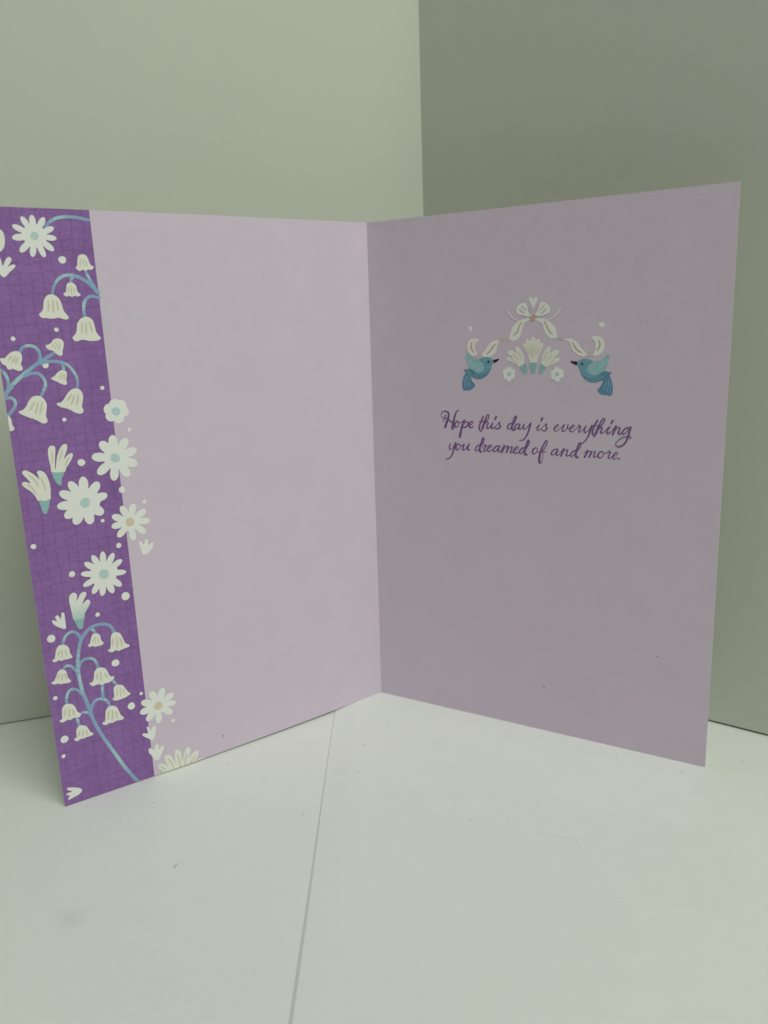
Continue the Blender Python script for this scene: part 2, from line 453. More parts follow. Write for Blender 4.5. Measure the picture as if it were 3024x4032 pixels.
DOTS=[('L',101.68,164.64,1.007),('L',105.54,145.89,0.591),('L',116.93,143.93,0.607),('L',109.59,136.31,0.809),('L',94.98,128.87,0.589),
 ('L',106.52,120.73,0.573),('L',88.56,115.85,0.549),('L',103.36,107.79,1.056),('L',99.38,89.42,0.551),('L',92.7,97.97,0.973),('L',86.41,93.24,0.63),
 ('L',119.38,85.17,0.751),('L',95.55,80.86,0.792),('L',109.98,74.72,0.906),('L',95.28,64.28,1.296),('L',104.22,60.34,0.68),('L',118.19,56.13,1.198),
 ('L',100.72,43.23,1.176),('L',119.41,37.01,0.652),('L',93.97,30.53,0.561),('L',97.48,27.23,1.192),('L',118.51,22.74,1.193),('L',84.6,17.66,0.636),
 ('L',119.49,17.25,0.633),('R',39.67,141.21,0.803),('R',83.91,141.17,0.869)]
BELLS=[([(96.27,166.15),(95.4,165.97),(94.81,165.08),(94.55,163.9),(94.13,163.21),(93.53,162.91),(93.63,162.41),(94.38,161.95),(95.07,162.07),
 (95.81,161.71),(96.47,162.01),(97.3,161.67),(98.05,162.01),(98.37,162.6),(97.9,163.19),(97.74,164.27),(97.44,165.46),(96.88,166.01)],
 [[(96.82,164.87),(97.27,162.7)],[(96.13,164.88),(96.16,162.9)],[(95.48,164.49),(95.27,162.9)]],0.366),([(100.32,158.6),(99.47,158.35),(98.87,157.55),
 (98.72,156.35),(98.31,155.65),(97.94,155.44),(98.2,154.9),(98.91,154.76),(99.58,154.97),(100.3,154.68),(100.96,154.95),(101.75,154.84),
 (102.39,155.21),(102.42,155.71),(101.79,156.1),(101.56,157.18),(101.25,158.17)],[[(100.96,157.37),(101.19,155.79)],[(100.25,157.56),(100.39,155.58)],
 [(99.6,157.26),(99.47,155.86)]],0.366),([(105.64,155.46),(104.54,155.05),(103.7,154.05),(103.29,152.65),(103.0,151.04),(102.44,150.03),
 (101.9,149.31),(102.11,148.71),(103.0,148.6),(103.93,148.97),(104.89,149.1),(105.88,148.93),(106.83,148.96),(107.77,149.15),(108.72,149.18),
 (109.41,149.74),(109.48,150.33),(108.89,150.81),(108.32,151.58),(108.05,152.95),(107.59,154.32),(106.82,155.19)],[[(106.72,153.71),(107.06,150.95)],
 [(105.6,153.88),(105.77,150.52)],[(104.6,153.77),(104.4,151.18)]],0.581),([(97.08,149.17),(96.21,148.88),(95.48,148.14),(95.14,146.69),
 (94.92,145.04),(94.34,143.87),(93.81,143.12),(94.29,142.56),(95.34,142.36),(96.36,142.37),(97.36,142.5),(98.34,142.75),(99.34,142.8),(100.18,142.49),
 (101.06,142.63),(101.56,143.47),(101.2,143.97),(100.52,144.65),(100.05,146.06),(99.81,147.27),(99.08,148.36),(98.21,148.94)],[[(98.53,147.63),
 (98.94,144.79)],[(97.44,147.8),(97.75,144.33)],[(96.51,147.66),(95.96,144.87)]],0.606),([(105.39,143.5),(104.46,143.1),(104.08,142.16),
 (104.36,140.75),(104.68,139.75),(104.72,139.04),(105.3,138.7),(105.95,138.96),(106.57,139.45),(106.99,139.98),(107.53,140.31),(108.19,140.51),
 (108.71,140.98),(108.85,141.79),(108.1,141.96),(107.47,142.33),(106.8,143.1),(106.07,143.47)],[[(106.33,142.48),(107.22,141.31)],[(105.62,142.44),
 (106.62,140.67)],[(104.96,142.21),(105.76,140.22)]],0.368),([(116.87,140.61),(115.88,140.36),(115.35,139.44),(115.47,138.15),(115.87,136.97),
 (115.56,136.05),(115.8,135.37),(116.66,135.22),(117.45,135.58),(118.15,135.92),(118.92,135.67),(119.51,136.11),(119.69,136.82),(120.36,137.26),
 (120.81,137.97),(120.87,138.86),(119.77,138.9),(118.94,139.64),(117.92,140.37)],[[(117.96,139.39),(118.85,138.25)],[(117.04,139.33),(118.13,137.41)],
 [(116.39,138.9),(117.29,137.16)]],0.572),([(105.3,134.7),(104.54,134.45),(104.24,133.66),(104.47,132.54),(104.67,131.72),(104.45,131.08),
 (104.92,130.53),(105.6,130.65),(106.34,131.02),(106.98,131.44),(107.72,131.84),(108.44,132.31),(108.53,132.83),(107.76,133.08),(106.98,133.85),
 (106.11,134.51)],[[(105.96,133.78),(106.56,132.48)],[(105.4,133.84),(105.92,132.02)],[(104.9,133.6),(105.24,131.97)]],0.374),([(102.76,129.32),
 (101.58,129.08),(100.87,128.18),(100.61,126.99),(100.88,125.53),(101.26,124.08),(100.98,122.99),(101.28,122.16),(102.22,122.0),(103.1,122.34),
 (103.95,122.85),(104.68,123.45),(105.53,123.84),(106.4,124.13),(107.34,124.54),(108.04,125.33),(107.7,125.62),(106.8,125.74),(105.89,126.61),
 (104.83,127.98),(103.81,128.94)],[[(103.75,127.79),(105.01,126.0)],[(102.94,127.51),(104.1,124.87)],[(101.94,127.42),(102.74,124.43)]],0.613),
 ([(113.23,128.11),(112.01,127.86),(111.16,126.96),(110.65,125.57),(110.92,123.93),(111.26,122.3),(111.03,121.02),(111.32,120.31),(112.21,120.2),
 (112.94,120.59),(113.64,121.18),(114.45,121.68),(115.27,122.03),(116.16,122.47),(117.05,122.97),(118.0,123.68),(118.12,124.2),(117.04,124.51),
 (116.18,125.25),(115.34,126.61),(114.33,127.75)],[[(113.73,126.47),(115.27,124.24)],[(112.95,126.29),(113.98,123.08)],[(111.84,126.19),
 (112.85,122.83)]],0.592),([(121.81,123.85),(121.29,123.59),(120.62,123.02),(120.3,121.96),(120.27,120.73),(119.84,119.76),(120.21,119.08),
 (121.17,118.98),(122.45,119.12),(122.94,121.01)],[],0.359),([(117.96,171.94),(117.03,172.24),(116.16,172.13),(115.65,171.35),(115.51,169.78),
 (115.86,168.1),(116.61,166.87),(117.64,166.49),(118.66,166.85),(119.17,168.23),(118.86,170.45)],[],0.335),([(115.22,53.37),(114.18,52.84),
 (113.61,51.68),(113.51,50.15),(113.08,49.14),(113.07,48.63),(113.83,48.47),(114.72,48.47),(115.59,48.59),(116.28,48.36),(116.98,48.87),
 (117.91,48.45),(118.72,48.99),(118.73,49.41),(118.1,49.56),(117.68,50.81),(117.33,52.21),(116.65,53.27),(115.97,53.5)],[[(116.5,51.86),
 (117.04,50.14)],[(115.74,51.77),(116.04,49.35)],[(114.79,51.51),(114.65,49.58)]],0.552),([(105.44,54.52),(104.57,54.08),(104.22,53.17),
 (104.16,52.01),(103.55,50.95),(103.71,50.48),(104.56,50.2),(105.35,50.29),(106.06,50.18),(106.8,50.69),(107.72,50.61),(108.16,51.32),(107.6,51.67),
 (107.2,52.7),(106.76,53.98),(106.12,54.57)],[[(106.26,53.34),(106.7,51.55)],[(105.67,53.31),(105.93,51.09)],[(105.03,53.14),(104.96,51.33)]],0.353),
 ([(99.31,53.28),(98.42,52.78),(97.84,51.6),(97.42,50.05),(96.95,48.89),(95.84,48.06),(96.14,47.49),(97.36,47.3),(98.33,47.18),(99.31,46.93),
 (100.2,47.44),(101.3,47.03),(102.4,47.67),(102.46,48.2),(101.85,48.42),(101.45,49.86),(101.23,51.86),(100.75,53.02),(100.12,53.36)],[[(100.52,51.54),
 (100.96,49.08)],[(99.41,51.76),(99.67,47.95)],[(98.47,51.25),(98.16,48.31)]],0.582),([(116.29,45.59),(115.47,45.02),(115.18,43.79),(115.05,42.48),
 (114.54,41.69),(114.35,41.12),(114.99,40.8),(115.87,40.89),(116.63,41.05),(117.41,41.03),(118.12,41.5),(119.01,41.44),(119.82,41.95),(119.83,42.4),
 (119.07,42.68),(118.39,43.74),(117.78,45.07),(117.05,45.66)],[[(117.42,44.51),(118.16,42.91)],[(116.56,44.26),(116.95,42.04)],[(115.82,44.03),
 (115.56,42.13)]],0.557),([(105.15,43.02),(104.05,42.44),(103.39,41.07),(102.96,39.63),(102.32,39.04),(101.66,39.03),(101.82,38.23),(102.72,37.58),
 (103.69,37.35),(104.74,37.41),(105.59,37.15),(106.46,37.68),(107.28,37.67),(108.33,37.6),(109.14,38.5),(108.98,38.89),(108.15,39.11),(107.64,40.51),
 (107.35,41.98),(106.55,42.91),(105.83,43.17)],[[(106.46,41.33),(106.95,39.47)],[(105.44,41.54),(105.77,38.64)],[(104.27,40.94),(103.74,39.02)]],
 0.58),([(100.08,35.58),(99.19,34.91),(98.5,33.49),(97.8,32.2),(97.18,31.6),(97.91,31.16),(98.8,30.77),(99.78,30.68),(100.75,30.59),(101.83,30.59),
 (102.85,31.13),(102.86,31.66),(102.39,32.05),(102.33,33.63),(102.16,35.16),(101.38,35.77)],[[(101.17,34.46),(101.52,32.31)],[(100.22,34.3),
 (100.46,31.7)],[(99.44,33.79),(99.07,32.28)]],0.37),([(115.93,34.02),(114.77,33.38),(114.13,32.13),(113.83,30.86),(113.14,29.98),(112.82,29.21),
 (113.52,28.66),(114.42,28.78),(115.08,28.92),(116.03,28.58),(116.9,28.87),(118.07,28.49),(119.04,28.81),(119.14,29.37),(118.36,29.76),(118.19,31.13),
 (117.97,32.87),(117.16,34.03)],[[(117.13,32.46),(117.5,30.38)],[(116.02,32.36),(116.23,29.7)],[(115.17,31.95),(114.8,29.95)]],0.568),
 ([(103.18,29.23),(102.07,28.47),(101.52,26.94),(101.08,25.44),(100.19,24.06),(100.68,23.55),(101.88,23.68),(102.84,23.73),(103.84,23.4),
 (104.76,23.71),(105.75,23.37),(106.76,23.85),(106.93,24.45),(106.06,24.82),(105.75,26.46),(105.43,28.23),(104.62,29.16),(103.88,29.38)],
 [[(104.6,27.82),(105.2,25.07)],[(103.47,27.72),(103.88,24.09)],[(102.58,27.15),(102.2,24.68)]],0.596),([(112.74,25.62),(111.67,24.86),(111.14,23.48),
 (110.67,22.52),(109.97,21.95),(110.22,21.42),(111.18,21.22),(112.1,21.28),(113.05,21.08),(113.95,21.26),(114.92,20.86),(115.76,21.5),(115.71,21.88),
 (114.98,22.29),(114.89,23.98),(114.51,25.17),(113.64,25.8)],[[(113.96,24.06),(114.28,22.39)],[(113.04,24.08),(113.16,21.73)],[(112.05,23.61),
 (111.73,22.03)]],0.581)]
TULIPS=[('L',[(118.05,165.46),(117.5,165.56),(117.13,164.35),(116.95,163.03),(115.92,164.73),(115.12,165.3),(114.57,164.74),(114.96,163.79),
 (115.72,162.85),(114.48,163.32),(113.86,163.23),(114.04,162.57),(115.47,161.34),(116.62,160.2),(117.17,160.11),(117.73,160.59),(118.29,161.72),
 (118.67,162.84),(118.67,164.15)],None,[],0.0),('L',[(111.6,105.84),(111.85,107.76),(112.08,109.93),(112.05,112.07),(111.71,113.22),(110.86,113.68),
 (110.04,113.28),(110.02,112.08),(110.4,109.98),(110.71,107.33),(110.63,106.78),(110.28,108.35),(109.81,110.18),(109.08,111.96),(108.16,113.33),
 (107.23,113.75),(106.66,113.28),(106.84,112.22),(107.48,110.69),(108.02,109.41),(106.87,110.47),(105.93,110.9),(105.41,110.56),(105.81,109.39),
 (106.81,107.89),(107.71,106.79),(108.49,105.54)],[(111.68,105.96),(110.11,105.73),(108.43,105.66),(108.86,104.63),(109.36,103.62),(109.61,102.01),
 (110.08,101.89),(110.64,102.44),(111.16,103.33),(111.52,104.47)],[[(110.96,111.93),(111.25,108.62)],[(108.06,112.11),(109.32,109.04)],
 [(106.43,109.96),(108.0,107.45)]],0.515),('L',[(116.17,98.12),(117.05,99.89),(118.08,101.4),(119.37,102.67),(120.02,103.56),(119.9,104.13),
 (119.04,104.27),(117.77,103.76),(118.55,105.21),(119.36,106.39),(119.5,107.21),(118.73,107.58),(117.82,107.11),(116.51,105.99),(115.56,104.78),
 (115.31,104.26),(115.38,105.29),(115.67,106.41),(115.41,106.91),(114.44,106.82),(113.46,105.83),(112.93,104.13),(112.68,102.2),(112.82,100.04),
 (113.33,97.99)],[(116.21,98.24),(115.53,98.29),(114.7,98.02),(114.07,98.11),(113.26,98.2),(113.63,96.62),(114.2,95.06),(114.6,94.3),(115.18,94.27),
 (115.6,94.89),(115.9,96.44)],[[(118.64,103.63),(117.5,102.11),(116.58,100.14)],[(117.84,106.04),(116.47,104.38),(115.93,102.55)],[(114.82,104.81),
 (114.4,103.27),(113.91,100.89)]],0.513),('L',[(89.39,81.14),(88.72,80.71),(88.09,79.84),(87.71,80.21),(87.38,81.2),(86.8,81.18),(86.6,80.3),
 (86.71,79.27),(85.8,79.69),(85.07,79.7),(85.16,78.81),(86.02,77.48),(87.28,76.52),(88.03,76.28),(88.7,76.81),(89.21,78.72)],None,[],0.0),
 ('L',[(111.08,60.17),(111.45,62.24),(111.68,64.66),(111.78,67.03),(111.41,68.31),(110.55,68.89),(109.78,68.71),(109.41,67.84),(109.6,66.51),
 (109.78,65.81),(109.21,66.81),(108.35,68.09),(107.4,68.55),(106.66,68.09),(106.85,67.24),(107.61,66.04),(108.13,64.69),(107.22,65.55),(106.39,65.79),
 (105.87,65.13),(106.13,64.2),(107.0,62.92),(107.88,61.55),(108.5,59.81)],[(111.06,60.32),(110.18,60.24),(108.43,60.05),(108.66,58.75),(108.93,57.22),
 (109.68,56.98),(110.17,57.34),(110.64,58.66)],[],0.0),('L',[(117.29,61.55),(116.75,61.7),(115.96,61.05),(116.25,62.26),(116.08,62.9),(115.56,62.91),
 (115.03,62.25),(114.73,61.59),(114.55,62.62),(114.28,63.43),(113.84,63.42),(113.6,62.87),(113.62,61.01),(113.66,58.55),(114.22,58.24),(114.95,58.69),
 (116.08,59.47),(117.06,60.61)],None,[],0.0),('L',[(93.42,18.3),(92.77,18.08),(92.19,16.58),(91.64,17.68),(90.78,17.94),(90.54,16.93),(90.89,15.2),
 (91.58,13.4),(92.28,13.1),(93.2,13.98),(94.57,15.21),(95.14,16.14),(94.44,16.45),(93.32,16.06)],None,[],0.0),('L',[(93.57,10.4),(92.74,10.29),
 (91.98,9.45),(91.33,10.89),(90.63,11.12),(90.2,10.29),(90.39,9.05),(89.4,9.81),(88.55,9.69),(89.05,8.18),(90.29,6.0),(91.04,5.34),(91.87,5.54),
 (92.71,7.28),(93.7,9.14)],None,[],0.0),('L',[(89.65,0.44),(91.03,2.11),(91.16,3.49),(89.84,3.64),(88.43,2.26),(87.83,1.34),(88.62,3.86),(88.79,5.63),
 (87.87,6.16),(86.73,5.43),(85.73,3.15),(85.35,1.66),(85.42,4.56),(85.06,6.52),(84.16,6.68),(83.21,5.64),(83.04,3.67),(83.12,1.77),(82.33,3.78),
 (81.43,5.75),(80.49,6.29),(79.79,5.34),(80.22,3.38),(80.71,2.02),(79.32,3.43),(77.83,3.96),(76.98,3.33),(77.68,1.65),(78.52,0.41),(77.06,0.55),
 (75.44,0.18),(76.48,-1.15),(81.72,-3.03),(87.06,-3.26),(89.76,-0.66)],None,[[(87.51,4.58),(86.81,2.79),(86.0,0.37)],[(84.33,4.92),(84.04,2.51),
 (83.76,-0.1)],[(81.24,3.95),(81.78,2.03),(82.44,-0.03)],[(78.24,2.64),(79.36,1.12),(80.56,-0.17)],[(90.61,2.9),(89.67,1.97),(88.8,0.3)]],0.606),
 ('L',[(119.84,6.13),(119.08,6.12),(117.19,5.37),(115.91,4.57),(115.63,3.55),(116.6,2.67),(118.02,2.33),(119.44,2.0),(119.98,2.04),(119.7,2.83),
 (119.28,3.28),(120.12,3.83),(120.16,4.28),(119.29,4.47),(118.46,4.5),(119.49,5.27),(119.82,5.76)],None,[],0.0),('R',[(60.99,129.62),(60.44,131.28),
 (59.52,133.61),(58.62,134.94),(58.15,135.77),(58.61,136.16),(59.33,135.92),(59.14,136.74),(59.67,137.42),(60.38,137.21),(60.92,136.71),
 (60.98,137.52),(61.72,138.06),(62.5,137.56),(62.61,136.67),(63.2,137.22),(63.9,137.36),(64.26,136.64),(64.09,135.99),(64.79,136.24),(65.32,135.81),
 (64.98,134.68),(64.3,133.22),(63.45,131.26),(63.01,129.61)],[(60.67,129.76),(61.87,129.88),(63.08,129.74),(62.95,128.62),(62.53,127.63),
 (62.44,126.63),(61.27,126.53),(61.11,127.63),(60.64,128.8)],[[(59.76,135.09),(60.71,132.27)],[(60.75,135.56),(61.33,131.28)],[(61.74,135.87),
 (61.79,130.94)],[(62.94,135.36),(62.63,131.92)],[(64.1,135.02),(63.19,132.25)]],0.378),('R',[(57.41,128.37),(56.14,129.32),(54.31,130.17),
 (52.85,130.68),(52.59,131.35),(53.39,131.75),(55.04,131.5),(53.39,132.52),(52.95,133.36),(53.57,133.92),(55.03,133.67),(56.3,132.82),(55.75,134.16),
 (55.92,134.98),(56.83,134.8),(57.91,133.63),(58.64,131.96),(58.84,130.3),(58.74,129.44)],[(57.3,128.48),(58.13,129.14),(58.91,129.6),(59.57,128.8),
 (59.83,127.3),(59.69,126.46),(59.05,126.23),(58.32,127.13)],[[(54.31,131.07),(56.5,129.82)],[(54.96,132.6),(56.85,130.65)],[(56.84,133.31),
 (57.86,130.97)]],0.382),('R',[(66.29,128.34),(67.5,128.93),(69.22,129.58),(70.58,130.38),(70.74,131.19),(70.05,131.52),(68.68,131.21),(69.86,132.17),
 (70.46,133.14),(70.01,133.85),(68.81,133.81),(67.44,132.85),(67.77,134.15),(67.58,134.96),(66.89,134.87),(65.7,133.52),(64.85,131.57),(64.62,129.93),
 (64.77,129.21)],[(64.7,129.44),(65.58,128.84),(66.39,128.44),(65.43,127.46),(64.74,126.47),(63.97,126.23),(63.85,126.96),(64.08,128.45)],
 [[(69.03,130.49),(66.97,129.2)],[(68.21,132.26),(66.26,130.25)],[(66.57,133.19),(65.39,130.58)]],0.373)]
SPRAYS=[[([(104.89,173.45),(103.62,174.58),(102.0,175.49),(100.24,175.87),(98.69,176.0),(96.39,175.89),(94.86,175.62),(93.46,175.34)],0.867,0.823)],
 [([(105.44,155.5),(104.82,157.41),(103.86,158.98),(102.36,160.14),(100.76,160.59),(99.03,160.39),(97.14,159.63),(95.48,158.52),(94.23,157.2),
 (93.14,155.77)],0.659,1.176),([(95.89,161.81),(95.45,160.52),(94.81,159.11),(93.81,157.3)],0.795,0.807),([(99.18,160.23),(99.87,159.54),
 (100.22,158.59)],0.787,0.708),([(97.48,149.17),(97.58,150.9),(97.32,152.71),(96.62,153.95),(95.53,154.66),(94.31,154.72),(92.95,154.21)],
 0.888,0.854)],[([(121.28,128.45),(120.05,130.05),(118.52,131.74),(116.83,133.23),(114.94,134.7),(113.07,135.99),(111.2,137.18),(109.35,138.19),
 (107.26,139.38)],1.111,0.91),([(121.53,136.05),(120.47,135.08),(119.9,133.85),(119.67,132.43),(119.88,130.85),(120.73,129.11)],0.756,0.844),
 ([(121.26,127.94),(119.75,128.12),(118.9,127.53),(118.66,126.5),(119.1,125.32),(120.09,124.19),(121.05,123.26)],0.806,0.813),([(115.87,140.2),
 (114.8,141.49),(113.63,141.89),(112.5,141.83),(111.45,141.22),(110.83,140.09),(110.7,138.87),(110.95,137.67),(111.84,136.72)],0.805,0.86),
 ([(111.91,127.91),(111.08,129.12),(110.42,130.51),(110.29,131.93),(110.75,133.19),(111.6,134.07),(112.71,134.35),(114.06,134.24),(115.26,133.72)],
 0.833,0.893),([(101.97,129.22),(101.69,130.66),(101.69,132.34),(102.22,133.83),(103.22,135.45),(104.48,136.56),(105.99,137.07),(107.91,137.29),
 (109.86,137.2),(111.05,136.87)],0.738,0.941),([(105.01,134.6),(104.97,135.46),(105.1,136.29)],0.845,0.882)],[([(97.89,-0.52),(99.97,3.3),
 (101.86,6.99),(103.41,10.59),(105.18,14.81),(106.8,18.63),(108.36,22.74),(109.47,26.47),(110.17,29.67),(110.37,31.83)],1.078,1.053),([(109.71,27.78),
 (110.14,30.04),(110.86,33.69),(111.44,36.48),(111.75,39.68),(111.93,42.83),(111.81,45.35),(111.52,47.81),(110.91,50.43),(110.32,52.54),
 (109.85,53.67),(108.52,55.33),(107.02,56.57),(105.14,57.09),(103.32,57.0),(101.76,56.47),(100.71,55.44),(99.89,53.35)],1.072,0.968),([(115.23,53.25),
 (114.83,54.76),(114.01,56.04),(112.82,56.72),(111.73,56.63),(110.71,55.79),(110.1,54.37),(109.95,53.19)],0.783,0.89),([(106.82,56.39),(105.99,55.67),
 (105.49,54.48)],0.848,0.807),([(106.14,43.13),(106.25,44.5),(106.88,46.1),(107.93,46.87),(109.05,47.06),(110.22,46.8),(111.11,45.91),(111.63,44.79)],
 0.819,0.944),([(116.23,45.5),(115.2,46.34),(114.33,46.23),(113.5,45.66),(112.75,44.48),(112.12,43.14)],0.743,0.945),([(116.5,33.94),(116.3,35.94),
 (115.72,37.56),(114.73,38.36),(113.73,38.23),(112.69,37.47),(111.91,36.37),(111.37,35.16)],0.897,0.863),([(113.21,29.35),(112.35,29.85),
 (111.34,29.62),(110.4,28.81),(109.53,27.33)],0.673,0.878),([(114.07,28.84),(113.94,27.09),(113.7,25.64)],0.863,0.917),([(104.13,29.27),
 (104.43,30.83),(105.24,32.03),(106.34,32.64),(107.5,32.75),(108.49,32.27),(109.32,31.09),(109.89,29.17)],0.841,1.021),([(105.34,37.33),
 (105.63,35.19),(105.63,32.68)],0.926,0.882),([(102.32,37.99),(101.03,35.66)],0.885,0.842)]]
HEART=[(61.69,146.77),(61.02,147.96),(60.38,149.13),(60.15,149.87),(60.55,150.33),(61.17,150.23),(61.62,149.64),(62.15,150.18),(62.76,150.31),
 (63.12,149.81),(62.95,149.1),(62.35,147.91),(61.92,146.95)]
BOW=[('poly','ink',[(60.61,144.47),(59.62,144.39),(58.36,144.8),(56.91,145.09),(56.1,145.62),(55.91,146.53),(56.26,147.58),(57.16,148.45),
 (58.33,148.73),(59.23,148.44),(59.59,147.86),(60.14,146.86),(60.68,145.86),(61.23,144.86)],0.0),('poly','ink',[(62.58,144.56),(63.59,144.4),
 (65.06,144.56),(66.33,145.02),(67.23,145.66),(67.4,146.32),(67.03,147.35),(66.29,148.13),(65.37,148.59),(64.46,148.63),(63.83,148.07),(63.47,147.15),
 (62.84,145.99),(62.29,145.08)],0.0),('line','fawn',[(57.8,147.6),(58.34,147.09),(59.28,146.37)],0.412),('line','fawn',[(57.08,146.81),(57.63,146.14),
 (58.75,145.41)],0.448),('line','fawn',[(65.42,147.7),(64.66,146.94),(63.79,146.26)],0.35),('line','fawn',[(66.25,146.82),(65.41,145.9),
 (64.47,145.3)],0.42),('line','fawn',[(59.96,147.03),(60.41,146.03),(60.87,145.04)],0.444),('line','fawn',[(63.46,147.66),(63.11,146.66),
 (62.47,145.5)],0.458),('line','ink',[(52.67,147.23),(53.08,146.14),(54.0,144.95),(55.1,143.92),(56.84,143.17)],0.418),('line','ink',[(70.72,147.03),
 (70.38,146.04),(69.41,144.91),(68.17,143.77),(66.82,143.18)],0.38),('disc','orange',[(61.59,143.92)],0.904)]
RIBBON=[('line','faint',[(53.85,137.36),(52.37,137.19),(50.88,137.25),(49.67,137.06)],0.916),('line','faint',[(40.48,132.52),(41.94,132.02),
 (43.39,131.89),(44.83,131.96)],1.325),('line','faint',[(69.45,137.48),(70.99,137.22),(72.16,136.88)],0.737),('line','faint',[(78.91,132.07),
 (80.31,132.13),(81.52,132.05)],1.066),('poly','ink',[(60.61,143.78),(59.27,143.86),(57.83,143.5),(56.38,142.88),(55.11,141.76),(54.39,140.61),
 (53.93,139.29),(53.57,138.12),(53.29,137.54),(54.03,137.27),(54.59,136.84),(55.51,136.91),(56.42,137.31),(57.14,138.04),(57.68,139.36),
 (58.03,140.68),(58.56,141.99),(59.46,142.95),(60.62,143.28)],0.0),('poly','ink',[(49.85,137.27),(48.26,137.05),(46.93,136.39),(45.79,135.22),
 (44.83,133.86),(43.87,132.92),(44.16,132.1),(45.21,131.61),(46.36,131.77),(47.69,132.36),(48.82,133.46),(49.29,134.65),(49.48,136.01),
 (50.04,136.76)],0.0),('poly','ink',[(42.89,137.24),(42.16,137.86),(41.0,138.02),(39.64,137.74),(38.66,136.72),(38.45,135.33),(38.64,133.94),
 (39.22,132.89),(40.38,132.32),(41.36,132.34),(42.23,132.82),(41.66,133.73),(41.28,135.11),(41.57,136.49),(42.35,136.91)],0.0),
 ('poly','ink',[(62.53,143.71),(64.15,143.82),(65.81,143.43),(67.28,142.62),(68.38,141.57),(69.22,140.54),(69.51,139.34),(69.89,137.98),
 (69.54,137.39),(68.63,137.49),(67.91,137.25),(66.8,138.05),(65.87,139.09),(65.3,140.47),(64.92,141.67),(64.17,142.55),(62.54,143.23)],0.0),
 ('poly','ink',[(71.8,136.88),(72.96,137.32),(74.38,137.2),(75.82,136.5),(77.08,135.13),(78.17,133.77),(79.33,132.57),(79.26,131.9),(78.22,131.66),
 (76.8,132.1),(75.36,133.13),(74.44,134.5),(73.88,135.86),(73.15,136.55)],0.0),('poly','ink',[(80.61,137.32),(81.03,137.81),(82.41,137.86),
 (83.79,137.42),(84.76,136.33),(84.97,135.0),(84.75,133.67),(83.93,132.52),(82.74,131.87),(81.36,131.88),(81.67,133.05),(81.99,134.05),(82.13,135.38),
 (81.76,136.38),(81.05,136.98)],0.0),('line','orange',[(57.8,142.67),(56.94,141.37),(56.49,139.89),(55.09,138.72)],0.484),
 ('line','orange',[(48.6,135.94),(47.5,134.67),(46.74,133.66),(45.5,132.85)],0.537),('line','orange',[(40.12,136.78),(39.92,135.31),(40.2,134.27),
 (40.94,133.35)],0.513),('line','orange',[(65.49,142.76),(66.2,141.47),(66.77,140.26),(67.33,139.4),(68.28,138.73)],0.423),
 ('line','orange',[(74.89,135.81),(75.68,134.48),(76.41,133.62),(77.8,132.8)],0.485),('line','orange',[(83.13,136.44),(83.51,135.36),(83.28,134.36),
 (82.56,133.34)],0.472)]
